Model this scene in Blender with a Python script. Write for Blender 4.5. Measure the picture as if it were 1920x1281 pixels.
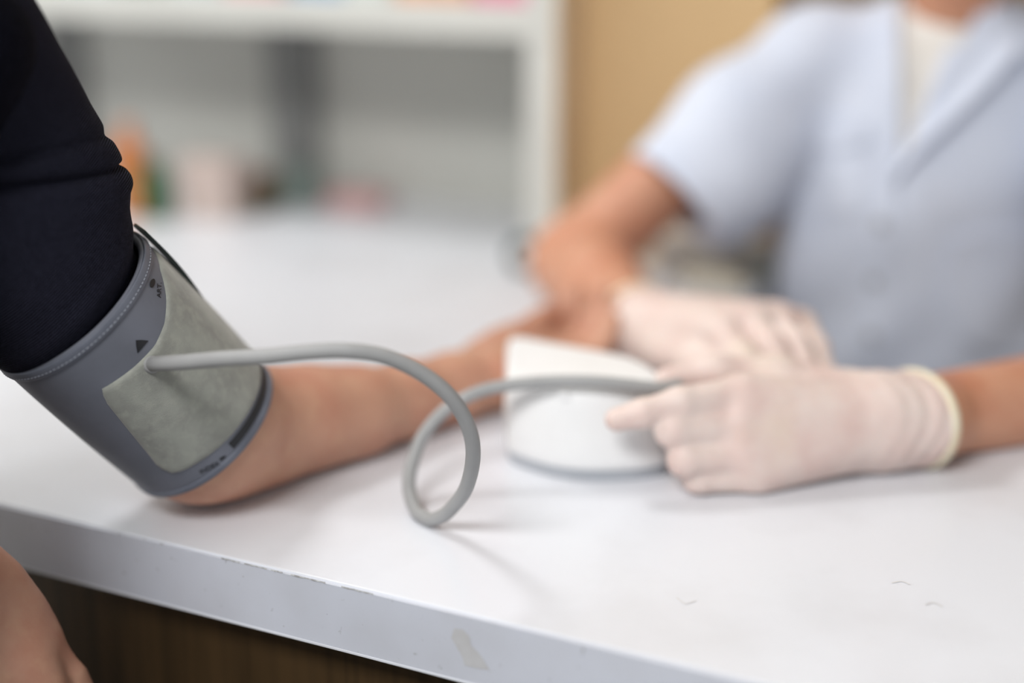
import bpy, bmesh, math, random
import numpy as np
from mathutils import Vector, Matrix

random.seed(4)
scene = bpy.context.scene
for o in list(bpy.data.objects):
    bpy.data.objects.remove(o)
COL = scene.collection

# ------------------------------------------------------------------ camera
FPX = 50.0 / 36.0 * 1920.0
TH = math.radians(17.5)
TABLE_Z = 0.75
CAM_H = 0.41
CAMP = np.array([0.0, 0.0, TABLE_Z + CAM_H])
RIGHT = np.array([1.0, 0, 0])
UP = np.array([0, math.sin(TH), math.cos(TH)])
FWD = np.array([0, math.cos(TH), -math.sin(TH)])
cam = bpy.data.cameras.new('camera')
cam.lens = 50; cam.sensor_width = 36; cam.clip_start = 0.02; cam.clip_end = 50
cam.dof.use_dof = True
cam.dof.focus_distance = 0.895
cam.dof.aperture_fstop = 1.0
camo = bpy.data.objects.new('camera', cam)
COL.objects.link(camo)
camo.location = CAMP.tolist()
camo.rotation_euler = (math.radians(90) - TH, 0, 0)
scene.camera = camo

# ------------------------------------------------------------------ view + world
vs = scene.view_settings
vs.view_transform = 'Standard'; vs.look = 'None'; vs.gamma = 1.0
vs.use_curve_mapping = False
vs.exposure = 0.0
w = bpy.data.worlds.new('room_daylight'); scene.world = w
w.use_nodes = True
bg = w.node_tree.nodes['Background']
bg.inputs[0].default_value = (0.90, 0.95, 1.0, 1)
bg.inputs[1].default_value = 0.52

# ------------------------------------------------------------------ helpers
def W(px, py, zc):
    return CAMP + zc * ((px - 960) / FPX * RIGHT - (py - 640.5) / FPX * UP + FWD)
def ray(px, py):
    d = (px - 960) / FPX * RIGHT - (py - 640.5) / FPX * UP + FWD
    return d
def G(px, py, h=0.0):
    """point on the horizontal plane h metres above the table top"""
    d = ray(px, py)
    return CAMP + d * ((TABLE_Z + h - CAMP[2]) / d[2])
def ZT(px, py, r):
    """camera depth at which a round thing of radius r seen at this pixel rests on the table"""
    d = ray(px, py)
    return (CAM_H - r) / -d[2]
def PX(p):
    q = np.asarray(p) - CAMP
    z = q @ FWD
    return 960 + FPX * (q @ RIGHT) / z, 640.5 - FPX * (q @ UP) / z, z

def link(name, me, mat=None, parent=None, smooth=False):
    o = bpy.data.objects.new(name, me)
    COL.objects.link(o)
    if mat is not None:
        me.materials.append(mat)
    if parent is not None:
        o.parent = parent
        o.matrix_parent_inverse = Matrix.Translation(-Vector(parent.location)) if parent.parent is None and parent.type == 'EMPTY' else Matrix()
    if smooth:
        me.polygons.foreach_set('use_smooth', [True] * len(me.polygons))
    return o
def pydata(name, v, f, mat=None, parent=None, smooth=False):
    me = bpy.data.meshes.new(name)
    me.from_pydata([tuple(map(float, p)) for p in v], [], [tuple(q) for q in f])
    me.update()
    return link(name, me, mat, parent, smooth)
def bmobj(name, bm, mat=None, parent=None, smooth=False):
    bmesh.ops.recalc_face_normals(bm, faces=bm.faces)
    me = bpy.data.meshes.new(name)
    bm.to_mesh(me); bm.free()
    return link(name, me, mat, parent, smooth)
def thing(name, label, cat, loc=(0, 0, 0), group=None):
    o = bpy.data.objects.new(name, None)
    COL.objects.link(o)
    o.location = [float(c) for c in loc]
    o.empty_display_size = 0.05
    return tag(o, label, cat, group)
def tag(o, label, cat, group=None):
    o['label'] = label; o['category'] = cat
    if group: o['group'] = group
    return o
def struct(o):
    o['kind'] = 'structure'
    return o

def catmull(P, n):
    P = np.asarray(P, float)
    Q = np.vstack([2 * P[0] - P[1], P, 2 * P[-1] - P[-2]])
    out = []
    for i in range(1, len(Q) - 2):
        p0, p1, p2, p3 = Q[i - 1], Q[i], Q[i + 1], Q[i + 2]
        for k in range(n):
            t = k / n
            out.append(0.5 * (2 * p1 + (p2 - p0) * t + (2 * p0 - 5 * p1 + 4 * p2 - p3) * t * t + (3 * p1 - p0 - 3 * p2 + p3) * t ** 3))
    out.append(P[-1])
    return np.array(out)
def unit(v):
    v = np.asarray(v, float)
    return v / np.linalg.norm(v)
def tube(name, pts, r, mat, parent=None, seg=16, n=10, caps=True, zmin=None):
    """swept round tube; r scalar or per-point list"""
    pts = np.asarray(pts, float)
    rr = np.full(len(pts), r) if np.isscalar(r) else np.asarray(r, float)
    S = catmull(np.hstack([pts, rr[:, None]]), n)
    C, R = S[:, :3], S[:, 3]
    if zmin is not None: C[:, 2] = np.maximum(C[:, 2], zmin)
    T = np.gradient(C, axis=0)
    T /= np.linalg.norm(T, axis=1)[:, None]
    a = unit(np.cross(T[0], [0.13, 0.2, 1.0]))
    V, F = [], []
    for i in range(len(C)):
        a = unit(a - T[i] * (a @ T[i]))
        b = np.cross(T[i], a)
        for k in range(seg):
            t = 2 * math.pi * k / seg
            V.append(C[i] + R[i] * (a * math.cos(t) + b * math.sin(t)))
    for i in range(len(C) - 1):
        for k in range(seg):
            k2 = (k + 1) % seg
            F.append((i * seg + k, i * seg + k2, (i + 1) * seg + k2, (i + 1) * seg + k))
    if caps:
        F.append(tuple(range(seg))[::-1]); F.append(tuple((len(C) - 1) * seg + k for k in range(seg)))
    return pydata(name, V, F, mat, parent, True)
def loft(rings, close_ends=True):
    n = len(rings[0]); V = [p for r in rings for p in r]; F = []
    for i in range(len(rings) - 1):
        for k in range(n):
            k2 = (k + 1) % n
            F.append((i * n + k, i * n + k2, (i + 1) * n + k2, (i + 1) * n + k))
    if close_ends:
        F.append(tuple(range(n))[::-1]); F.append(tuple((len(rings) - 1) * n + k for k in range(n)))
    return V, F
def bevel_box_bm(bm, lo, hi, bev=0.002, frame=None):
    res = bmesh.ops.create_cube(bm, size=1)
    vs_ = res['verts']
    for v in vs_:
        v.co = Vector([(lo[i] + hi[i]) / 2 + v.co[i] * (hi[i] - lo[i]) for i in range(3)])
    if bev > 0:
        es = list({e for v in vs_ for e in v.link_edges})
        bmesh.ops.bevel(bm, geom=es, offset=bev, segments=2, affect='EDGES', profile=0.7)

# ------------------------------------------------------------------ signed distance meshing (bodies, gloves, clothes)
def smin(a, b, k):
    if k <= 0: return np.minimum(a, b)
    h = np.maximum(k - np.abs(a - b), 0) / k
    return np.minimum(a, b) - h * h * k * 0.25
def smax(a, b, k):
    return -smin(-a, -b, k)
def sd_cone(p, a, b, ra, rb):
    a = np.asarray(a, np.float32); b = np.asarray(b, np.float32)
    ba = b - a
    t = np.clip(((p - a) @ ba) / max(float(ba @ ba), 1e-9), 0, 1)
    return np.linalg.norm(p - a - t[:, None] * ba, axis=1) - (ra + t * (rb - ra))
def sd_ell(p, c, axes, rad):
    """ellipsoid, axes rows = local unit axes"""
    q = (p - np.asarray(c, np.float32)) @ np.asarray(axes, np.float32).T
    rad = np.asarray(rad, np.float32)
    k0 = np.linalg.norm(q / rad, axis=1); k1 = np.linalg.norm(q / (rad * rad), axis=1)
    return k0 * (k0 - 1.0) / np.maximum(k1, 1e-6)
def sd_flat(p, a, b, ra, rb, n, flat):
    """capsule flattened along unit normal n by factor flat (<1)"""
    a = np.asarray(a, np.float32); b = np.asarray(b, np.float32); n = np.asarray(n, np.float32)
    q = p - a; q = q + np.outer(q @ n, n) * (1 / flat - 1)
    ba = b - a; ba = ba + n * (ba @ n) * (1 / flat - 1)
    t = np.clip((q @ ba) / float(ba @ ba), 0, 1)
    return (np.linalg.norm(q - t[:, None] * ba, axis=1) - (ra + t * (rb - ra))) * (flat * 0.5 + 0.5)
def prims_f(prims):
    def f(p):
        d = None
        for pr in prims:
            kind, k, args = pr
            di = {'c': sd_cone, 'e': sd_ell, 'f': sd_flat}[kind](p, *args)
            d = di if d is None else smin(d, di, k)
        return d
    return f
def chain(pts, rad, k=0.01):
    return [('c', k, (pts[i], pts[i + 1], rad[i], rad[i + 1])) for i in range(len(pts) - 1)]
def sdf_mesh(f, lo, hi, vox, bs=8):
    lo = np.asarray(lo, float); hi = np.asarray(hi, float)
    nb = np.ceil((hi - lo) / (vox * bs)).astype(int)
    bi = np.stack(np.meshgrid(*[np.arange(n) for n in nb], indexing='ij'), -1).reshape(-1, 3)
    cen = (lo + (bi + 0.5) * bs * vox).astype(np.float32)
    d = f(cen)
    act = bi[np.abs(d) < bs * vox * 1.5 + 0.02]
    g = np.stack(np.meshgrid(*[np.arange(bs + 1)] * 3, indexing='ij'), -1).reshape(-1, 3)
    NX = (nb * bs + 8).astype(np.int64)
    key = lambda c: (c[:, 0] * NX[1] + c[:, 1]) * NX[2] + c[:, 2]
    CV, CK, EK = [], [], []
    offs = np.array([[i, j, k] for i in (0, 1) for j in (0, 1) for k in (0, 1)])
    for s in range(0, len(act), 256):
        A = act[s:s + 256]
        idx = A[:, None, :] * bs + g[None]
        P = (lo + idx.reshape(-1, 3) * vox).astype(np.float32)
        D = f(P).reshape(len(A), bs + 1, bs + 1, bs + 1)
        c8 = np.stack([D[:, o[0]:o[0] + bs, o[1]:o[1] + bs, o[2]:o[2] + bs] for o in offs], -1)
        neg = c8 < 0
        m = neg.any(-1) & ~neg.all(-1)
        w_ = np.argwhere(m)
        if len(w_) == 0: continue
        v8 = c8[m]
        acc = np.zeros((len(w_), 3)); cnt = np.zeros(len(w_))
        for i in range(8):
            for ax in range(3):
                if offs[i][ax]: continue
                j = i + (4, 2, 1)[ax]
                a, b = v8[:, i], v8[:, j]
                x = (a < 0) != (b < 0)
                t = np.where(x, a / np.where(x, a - b, 1), 0)
                pt = np.tile(offs[i].astype(float), (len(w_), 1)); pt[:, ax] += t
                acc += pt * x[:, None]; cnt += x
        gc = A[w_[:, 0]] * bs + w_[:, 1:]
        CV.append(lo + (gc + acc / cnt[:, None]) * vox); CK.append(key(gc + 1))
        for ax in range(3):
            j = (4, 2, 1)[ax]
            a, b = v8[:, 0], v8[:, j]
            x = (a < 0) != (b < 0)
            EK.append((ax, gc[x] + 1, (a < 0)[x]))
    CV = np.vstack(CV); CK = np.concatenate(CK)
    order = np.argsort(CK); CKs = CK[order]
    Q = []
    for ax, gc, sg in EK:
        if len(gc) == 0: continue
        o1 = np.zeros(3, int); o1[(ax + 1) % 3] = 1
        o2 = np.zeros(3, int); o2[(ax + 2) % 3] = 1
        ks = [key(gc), key(gc - o1), key(gc - o1 - o2), key(gc - o2)]
        ii = [np.searchsorted(CKs, k_).clip(0, len(CKs) - 1) for k_ in ks]
        ok = np.all([CKs[i_] == k_ for i_, k_ in zip(ii, ks)], axis=0)
        q = np.stack([order[i_] for i_ in ii], -1)
        q = np.where(sg[:, None], q, q[:, ::-1])[ok]
        Q.append(q)
    return CV, np.vstack(Q)
def mesh_np(name, V, Q, mat, parent, smooth=True):
    me = bpy.data.meshes.new(name)
    me.vertices.add(len(V)); me.vertices.foreach_set('co', np.asarray(V, np.float32).ravel())
    me.loops.add(len(Q) * 4); me.loops.foreach_set('vertex_index', np.asarray(Q, np.int32).ravel())
    me.polygons.add(len(Q)); me.polygons.foreach_set('loop_start', np.arange(0, len(Q) * 4, 4, dtype=np.int32))
    me.update(calc_edges=True); me.validate()
    return link(name, me, mat, parent, smooth)
def on_table(f):
    """flatten a body where it presses on the counter top"""
    def g(p):
        d = f(p); q = p - OR
        a = q @ Ud; b = q @ Vd
        over = (b > 0.0) & ((b < IB) | (a < IA)) & (p[:, 2] > TABLE_Z - .08)
        return np.where(over, smax(d, (TABLE_Z + .0004 - p[:, 2]).astype(d.dtype), .004), d)
    return g
def sdf_obj(name, f, lo, hi, vox, mat, parent, mod=None):
    V, Q = sdf_mesh(f, lo, hi, vox)
    return mesh_np(name, V, Q, mat, parent)
def bounds(prims, pad=0.03):
    P = []
    for kind, k, a in prims:
        if kind == 'e':
            m = max(a[2]); P += [np.asarray(a[0]) - m, np.asarray(a[0]) + m]
        else:
            m = max(a[2], a[3])
            for q in (a[0], a[1]): P += [np.asarray(q) - m, np.asarray(q) + m]
    P = np.array(P)
    return P.min(0) - pad, P.max(0) + pad
def march(f, px, py, t0=0.6, t1=2.4):
    """surface point of a distance field seen at the given pixels"""
    px = np.atleast_1d(px).astype(float); py = np.atleast_1d(py).astype(float)
    d = ((px - 960) / FPX)[:, None] * RIGHT - ((py - 640.5) / FPX)[:, None] * UP + FWD
    L = np.linalg.norm(d, axis=1)
    t = np.full(len(px), t0)
    for _ in range(70):
        p = CAMP + d * t[:, None]
        t = np.minimum(t + 0.8 * f(p.astype(np.float32)) / L, t1)
    p = CAMP + d * t[:, None]
    e = 0.004
    n = np.stack([f((p + e * np.eye(3)[i]).astype(np.float32)) - f((p - e * np.eye(3)[i]).astype(np.float32)) for i in range(3)], -1)
    n /= np.maximum(np.linalg.norm(n, axis=1), 1e-9)[:, None]
    return p, n
def inpoly_grid(poly, step):
    """flat triangulated patch filling a convex pixel polygon"""
    poly = np.asarray(poly, float)
    lo = poly.min(0); hi = poly.max(0)
    nx = max(2, int((hi[0] - lo[0]) / step)); ny = max(2, int((hi[1] - lo[1]) / step))
    bm = bmesh.new()
    vv = [[bm.verts.new((lo[0] + (hi[0] - lo[0]) * i / nx, lo[1] + (hi[1] - lo[1]) * j / ny, 0)) for j in range(ny + 1)] for i in range(nx + 1)]
    for i in range(nx):
        for j in range(ny):
            bm.faces.new((vv[i][j], vv[i + 1][j], vv[i + 1][j + 1], vv[i][j + 1]))
    c = poly.mean(0)
    for i in range(len(poly)):
        a, b = poly[i], poly[(i + 1) % len(poly)]
        nrm = np.array([b[1] - a[1], a[0] - b[0]])
        if np.linalg.norm(nrm) < 1e-6: continue
        if (a - c) @ nrm < 0: nrm = -nrm
        bmesh.ops.bisect_plane(bm, geom=bm.verts[:] + bm.edges[:] + bm.faces[:], dist=1e-5, plane_co=(a[0], a[1], 0), plane_no=(nrm[0], nrm[1], 0), clear_outer=True)
    return bm
def drape(name, f, poly, off, thick, mat, parent, step=8, lift=None):
    """a cloth patch lying on a distance-field surface, outlined by a convex pixel polygon"""
    bm = inpoly_grid(poly, step)
    bm.verts.ensure_lookup_table(); bm.verts.index_update()
    c = np.array([v.co[:2] for v in bm.verts])
    p, n = march(f, c[:, 0], c[:, 1])
    o = off if lift is None else off + lift(c)
    o = np.broadcast_to(np.asarray(o, float), (len(c),))
    top = p + n * (o + thick)[:, None]
    bot = p + n * o[:, None]
    N = len(c)
    hit = np.abs(f(p.astype(np.float32))) < .004
    miss = [fc for fc in bm.faces if not all(hit[v.index] for v in fc.verts)]
    bmesh.ops.delete(bm, geom=miss, context='FACES_ONLY')
    faces = [[v.index for v in fc.verts] for fc in bm.faces]
    bnd = [(e.verts[0].index, e.verts[1].index) for e in bm.edges if len(e.link_faces) == 1]
    bm.free()
    F = [tuple(q) for q in faces] + [tuple(i + N for i in q[::-1]) for q in faces]
    F += [(a, b, b + N, a + N) for a, b in bnd]
    use = np.unique(np.concatenate([np.array(q) for q in F])); mp_ = {int(u): i for i, u in enumerate(use)}
    o_ = pydata(name, np.vstack([top, bot])[use], [tuple(mp_[int(i)] for i in q) for q in F], mat, parent, False)
    fix_normals(o_)
    return o_
def fix_normals(o):
    bm = bmesh.new(); bm.from_mesh(o.data)
    bmesh.ops.recalc_face_normals(bm, faces=bm.faces)
    bm.to_mesh(o.data); bm.free()

# ------------------------------------------------------------------ materials
def srgb(r, g, b):
    f = lambda c: ((c / 255) / 12.92 if c / 255 <= 0.04045 else ((c / 255 + 0.055) / 1.055) ** 2.4)
    return (f(r), f(g), f(b), 1)
class Mat:
    def __init__(s, name, col, rough=0.5, spec=0.5, sss=0.0, sheen=0.0, coat=0.0, trans=0.0):
        s.m = bpy.data.materials.new(name); s.m.use_nodes = True
        s.t = s.m.node_tree; s.n = s.t.nodes; s.l = s.t.links
        s.b = s.n['Principled BSDF']
        s.b.inputs['Base Color'].default_value = col
        s.b.inputs['Roughness'].default_value = rough
        s.b.inputs['Specular IOR Level'].default_value = spec
        if sss:
            s.b.inputs['Subsurface Weight'].default_value = sss
            s.b.inputs['Subsurface Radius'].default_value = (0.9, 0.35, 0.2)
            s.b.inputs['Subsurface Scale'].default_value = 0.006
        s.b.inputs['Sheen Weight'].default_value = sheen
        s.b.inputs['Coat Weight'].default_value = coat
        s.col = col
    def node(s, t, **kw):
        n = s.n.new(t)
        for k, v in kw.items():
            if k in n.inputs: n.inputs[k].default_value = v
            else: setattr(n, k, v)
        return n
    def coord(s, kind='Object', scale=(1, 1, 1)):
        c = s.node('ShaderNodeTexCoord'); mp = s.node('ShaderNodeMapping')
        mp.inputs['Scale'].default_value = scale
        s.l.new(c.outputs[kind], mp.inputs['Vector'])
        return mp.outputs['Vector']
    def mottle(s, c2, scale=20, lo=0.4, hi=0.65, detail=4, vec=None, fac=1.0):
        nz = s.node('ShaderNodeTexNoise'); nz.inputs['Scale'].default_value = scale; nz.inputs['Detail'].default_value = detail
        s.l.new(vec if vec is not None else s.coord(), nz.inputs['Vector'])
        r = s.node('ShaderNodeMapRange'); r.inputs[1].default_value = lo; r.inputs[2].default_value = hi; r.inputs[4].default_value = fac
        s.l.new(nz.outputs['Fac'], r.inputs[0])
        mx = s.node('ShaderNodeMix', data_type='RGBA')
        src = s.b.inputs['Base Color'].links
        if src: s.l.new(src[0].from_socket, mx.inputs[6])
        else: mx.inputs[6].default_value = s.b.inputs['Base Color'].default_value
        mx.inputs[7].default_value = c2
        s.l.new(r.outputs[0], mx.inputs[0]); s.l.new(mx.outputs[2], s.b.inputs['Base Color'])
        return s
    def bump(s, scale=200, strength=0.2, dist=0.001, detail=3, vec=None, tex='noise'):
        if tex == 'noise':
            nz = s.node('ShaderNodeTexNoise'); nz.inputs['Detail'].default_value = detail; out = 'Fac'
        else:
            nz = s.node('ShaderNodeTexVoronoi'); out = 'Distance'
        nz.inputs['Scale'].default_value = scale
        s.l.new(vec if vec is not None else s.coord(), nz.inputs['Vector'])
        return s.bump_from(nz.outputs[out], strength, dist)
    def bump_from(s, sock, strength, dist):
        b = s.node('ShaderNodeBump'); b.inputs['Strength'].default_value = strength; b.inputs['Distance'].default_value = dist
        s.l.new(sock, b.inputs['Height'])
        src = s.b.inputs['Normal'].links
        if src: s.l.new(src[0].from_socket, b.inputs['Normal'])
        s.l.new(b.outputs[0], s.b.inputs['Normal'])
        return s

M = {}
M['laminate'] = Mat('white_laminate', srgb(223, 225, 231), 0.30, 0.5).mottle(srgb(215, 216, 221), 9, 0.45, 0.7).bump(40, 0.03, 0.001)
M['edge'] = Mat('edge_band', srgb(205, 208, 218), 0.28, 0.5).mottle(srgb(150, 150, 152), 160, 0.70, 0.76, 2).mottle(srgb(196, 198, 206), 12, 0.4, 0.7)
M['residue'] = Mat('glue_residue', srgb(188, 187, 188), 0.7).mottle(srgb(194, 194, 196), 90, 0.4, 0.7)
M['chip'] = Mat('chipped_core', srgb(150, 148, 148), 0.8).mottle(srgb(190, 190, 190), 300, 0.4, 0.6)
wd = Mat('brown_veneer', srgb(72, 54, 32), 0.45, 0.4)
wd.mottle(srgb(54, 40, 22), 7, 0.35, 0.65, 6, wd.coord('Object', (14, 14, 0.6)))
M['wood'] = wd
M['beige'] = Mat('beige_paint', srgb(212, 180, 136), 0.6, 0.3).mottle(srgb(206, 173, 128), 2, 0.3, 0.7).bump(300, 0.05, 0.001)
M['white_wall'] = Mat('pale_wall_paint', srgb(225, 224, 220), 0.7, 0.3).mottle(srgb(214, 213, 208), 2, 0.3, 0.7)
M['floor'] = Mat('grey_vinyl', srgb(150, 146, 140), 0.5).mottle(srgb(128, 124, 118), 6, 0.3, 0.7)
M['shelf'] = Mat('shelf_grey_white', srgb(214, 214, 208), 0.45).mottle(srgb(204, 204, 198), 5, 0.3, 0.7)
M['back_panel'] = Mat('shelf_back_grey', srgb(196, 196, 190), 0.6).mottle(srgb(186, 186, 180), 5, 0.3, 0.7)
M['stile'] = Mat('shelf_stile_grey', srgb(128, 129, 128), 0.5).mottle(srgb(116, 117, 116), 9, 0.3, 0.7)
M['cream'] = Mat('shelf_side_cream', srgb(226, 205, 176), 0.5).mottle(srgb(218, 196, 165), 8, 0.3, 0.7)
sk = Mat('tan_skin', srgb(198, 150, 126), 0.48, 0.35, 0.12)
sk.mottle(srgb(186, 128, 106), 22, 0.42, 0.72, 5).mottle(srgb(206, 162, 134), 60, 0.5, 0.75, 3, None, 0.6).bump(420, 0.15, 0.0008).bump(90, 0.12, 0.002)
M['skin_p'] = sk
sk = Mat('warm_skin', srgb(204, 150, 122), 0.45, 0.35, 0.12)
sk.mottle(srgb(190, 128, 100), 16, 0.42, 0.72, 4).bump(400, 0.1, 0.0008)
M['skin_d'] = sk
M['hair'] = Mat('black_hair', srgb(26, 22, 20), 0.5).mottle(srgb(44, 36, 30), 120, 0.4, 0.7).bump(260, 0.5, 0.003)
M['eye'] = Mat('eye_dark', srgb(40, 28, 22), 0.15).mottle(srgb(20, 14, 12), 200, 0.4, 0.6)
M['lip'] = Mat('lip_rose', srgb(170, 96, 84), 0.45).mottle(srgb(150, 80, 72), 90, 0.4, 0.6)
gl = Mat('latex_glove', srgb(224, 206, 198), 0.5, 0.35, 0.1)
gl.mottle(srgb(216, 190, 182), 28, 0.4, 0.7, 3).mottle(srgb(226, 210, 184), 12, 0.55, 0.8, 2, None, 0.5).bump(55, 0.35, 0.003, 2).bump(600, 0.08, 0.0005)
M['glove'] = gl
M['glove_rim'] = Mat('latex_rolled_rim', srgb(230, 220, 196), 0.5, 0.35, 0.1).mottle(srgb(228, 214, 186), 60, 0.4, 0.7)
sh = Mat('pale_blue_cotton', srgb(214, 220, 234), 0.85, 0.2, 0, 0.15)
sh.mottle(srgb(206, 213, 229), 14, 0.4, 0.7).bump(9, 0.30, 0.012, 3).bump(900, 0.1, 0.0005)
M['shirt'] = sh
M['under'] = Mat('white_knit', srgb(230, 226, 220), 0.9, 0.2).mottle(srgb(222, 216, 208), 30, 0.4, 0.7).bump(700, 0.1, 0.0005)
M['button'] = Mat('grey_button', srgb(176, 178, 182), 0.35).mottle(srgb(160, 162, 166), 90, 0.4, 0.7)
M['trouser'] = Mat('dark_trouser', srgb(36, 36, 42), 0.9, 0.2).mottle(srgb(28, 28, 34), 40, 0.4, 0.7).bump(500, 0.2, 0.001)
# navy knit: rows of pale stitches set out in the cloth's own UV (metres)
nv = Mat('navy_knit', srgb(17, 18, 30), 0.95, 0.06, 0, 0.0)
uv = nv.node('ShaderNodeUVMap'); sep = nv.node('ShaderNodeSeparateXYZ'); nv.l.new(uv.outputs[0], sep.inputs[0])
def sine(sock, per, ph=0.0):
    a = nv.node('ShaderNodeMath', operation='MULTIPLY_ADD'); a.inputs[1].default_value = 2 * math.pi / per; a.inputs[2].default_value = ph
    nv.l.new(sock, a.inputs[0])
    b = nv.node('ShaderNodeMath', operation='SINE'); nv.l.new(a.outputs[0], b.inputs[0]); return b.outputs[0]
su = sine(sep.outputs[0], 0.0011); sv = sine(sep.outputs[1], 0.0016)
r1 = nv.node('ShaderNodeMapRange'); r1.inputs[1].default_value = 0.35; r1.inputs[2].default_value = 0.95; nv.l.new(sv, r1.inputs[0])
r2 = nv.node('ShaderNodeMapRange'); r2.inputs[1].default_value = -0.3; r2.inputs[2].default_value = 0.7; nv.l.new(su, r2.inputs[0])
mu = nv.node('ShaderNodeMath', operation='MULTIPLY'); nv.l.new(r1.outputs[0], mu.inputs[0]); nv.l.new(r2.outputs[0], mu.inputs[1])
nzz = nv.node('ShaderNodeTexNoise'); nzz.inputs['Scale'].default_value = 900; nv.l.new(nv.coord(), nzz.inputs['Vector'])
mu2 = nv.node('ShaderNodeMath', operation='MULTIPLY'); nv.l.new(mu.outputs[0], mu2.inputs[0]); nv.l.new(nzz.outputs['Fac'], mu2.inputs[1])
mx = nv.node('ShaderNodeMix', data_type='RGBA'); mx.inputs[6].default_value = srgb(8, 9, 16); mx.inputs[7].default_value = srgb(125, 125, 155)
nv.l.new(mu2.outputs[0], mx.inputs[0]); nv.l.new(mx.outputs[2], nv.b.inputs['Base Color'])
nv.bump(1400, 0.25, 0.0004)
M['navy'] = nv
M['navy_plain'] = Mat('navy_knit_body', srgb(9, 10, 18), 0.95, 0.06).mottle(srgb(22, 23, 34), 300, 0.4, 0.7).bump(400, 0.3, 0.001)
cf = Mat('cuff_nylon', srgb(118, 121, 132), 0.55, 0.3)
cf.mottle(srgb(110, 113, 123), 30, 0.4, 0.7).bump(1400, 0.15, 0.0004)
M['cuff'] = cf
pt = Mat('cuff_loop_fabric', srgb(160, 162, 154), 0.95, 0.15, 0, 0.3)
pt.mottle(srgb(142, 143, 137), 55, 0.4, 0.7, 5).mottle(srgb(170, 171, 162), 140, 0.5, 0.7, 4, None, 0.6).bump(1500, 0.5, 0.0006)
M['loop'] = pt
M['binding'] = Mat('cuff_binding', srgb(112, 116, 128), 0.5, 0.3).mottle(srgb(102, 106, 118), 60, 0.4, 0.7).bump(1200, 0.15, 0.0004)
M['binding_dark'] = Mat('cuff_binding_dark_green', srgb(32, 44, 40), 0.7).mottle(srgb(24, 32, 30), 80, 0.4, 0.7)  # the flap's own dark green cloth
M['thread'] = Mat('pale_thread', srgb(158, 162, 172), 0.8).mottle(srgb(140, 144, 154), 200, 0.4, 0.7)
M['ink'] = Mat('black_print', srgb(26, 27, 32), 0.55).mottle(srgb(34, 35, 40), 120, 0.4, 0.7)
M['hose'] = Mat('grey_rubber', srgb(160, 160, 160), 0.55, 0.3).mottle(srgb(153, 153, 153), 40, 0.4, 0.7).bump(900, 0.04, 0.0004)
M['plastic'] = Mat('white_plastic', srgb(238, 238, 238), 0.4, 0.45).mottle(srgb(233, 233, 233), 20, 0.4, 0.7)
M['plastic_grey'] = Mat('grey_plastic', srgb(176, 180, 186), 0.45).mottle(srgb(166, 170, 176), 30, 0.4, 0.7)
M['screen'] = Mat('lcd_screen', srgb(120, 130, 118), 0.15).mottle(srgb(112, 122, 110), 20, 0.4, 0.7)
M['lamp_frame'] = Mat('lamp_frame', srgb(230, 230, 230), 0.5).mottle(srgb(220, 220, 220), 20, 0.4, 0.7)
M['stool'] = Mat('stool_steel', srgb(150, 152, 156), 0.35).mottle(srgb(138, 140, 144), 30, 0.4, 0.7)
def paint(name, c, rough=0.5):
    c2 = tuple(int(x * 0.92) for x in c)
    m = Mat(name, srgb(*c), rough).mottle(srgb(*c2), 30, 0.4, 0.7)
    M[name] = m
    return m
MM = lambda k: M[k].m

# ------------------------------------------------------------------ room frame: u along the counter's front edge (to the right, towards the camera), v away
OR = G(0, 945)
_e = G(1420, 1281) - OR
Ud = unit([_e[0], _e[1], 0]); Vd = np.array([-Ud[1], Ud[0], 0.0])
def AB(a, b, z):
    return OR * np.array([1, 1, 0]) + Ud * a + Vd * b + np.array([0, 0, z])
def toAB(p):
    q = np.asarray(p) - OR
    return q @ Ud, q @ Vd
RZ = math.atan2(Ud[1], Ud[0])
def uvbox(name, a0, a1, b0, b1, z0, z1, mat, parent=None, bev=0.002):
    bm = bmesh.new()
    bevel_box_bm(bm, (a0, b0, z0), (a1, b1, z1), bev)
    for v in bm.verts:
        v.co = Vector(AB(v.co.x, v.co.y, v.co.z))
    return bmobj(name, bm, mat, parent)

# ------------------------------------------------------------------ unseen ceiling lamps, added and placed to shape the light
def ceiling_lamp(a, b, sa, sb, power, label):
    t = thing('unseen_ceiling_light', label, 'ceiling light', AB(a, b, 2.70), 'unseen ceiling light panels')
    bm = bmesh.new()
    for (x0, x1, y0, y1) in ((-sa, sa, -sb, -sb + .03), (-sa, sa, sb - .03, sb), (-sa, -sa + .03, -sb, sb), (sa - .03, sa, -sb, sb)):
        bevel_box_bm(bm, (x0, y0, -0.06), (x1, y1, 0), 0.004)
    for v in bm.verts: v.co = Vector(AB(a + v.co.x, b + v.co.y, 2.70 + v.co.z))
    bmobj('frame', bm, MM('lamp_frame'), t)
    uvbox('housing', a - sa + .02, a + sa - .02, b - sb + .02, b + sb - .02, 2.675, 2.70, MM('lamp_frame'), t)
    L = bpy.data.lights.new('lamp_panel', 'AREA'); L.shape = 'RECTANGLE'
    L.size = 2 * sa - .08; L.size_y = 2 * sb - .08; L.energy = power; L.color = (1.0, 0.995, 0.985)
    lo = bpy.data.objects.new('lamp_panel', L); COL.objects.link(lo)
    lo.parent = t; lo.location = (0, 0, -0.035); lo.rotation_euler = (0, 0, RZ)
    return t
ceiling_lamp(0.18, -1.75, 0.6, 0.45, 80, 'unseen rectangular ceiling light panel added in front of the counter')  # added out of view to light shirt, wall and counter edge from the front
ceiling_lamp(-0.85, 0.40, 0.3, 0.3, 20, 'unseen square ceiling light panel above the shelf end of the counter')

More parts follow.
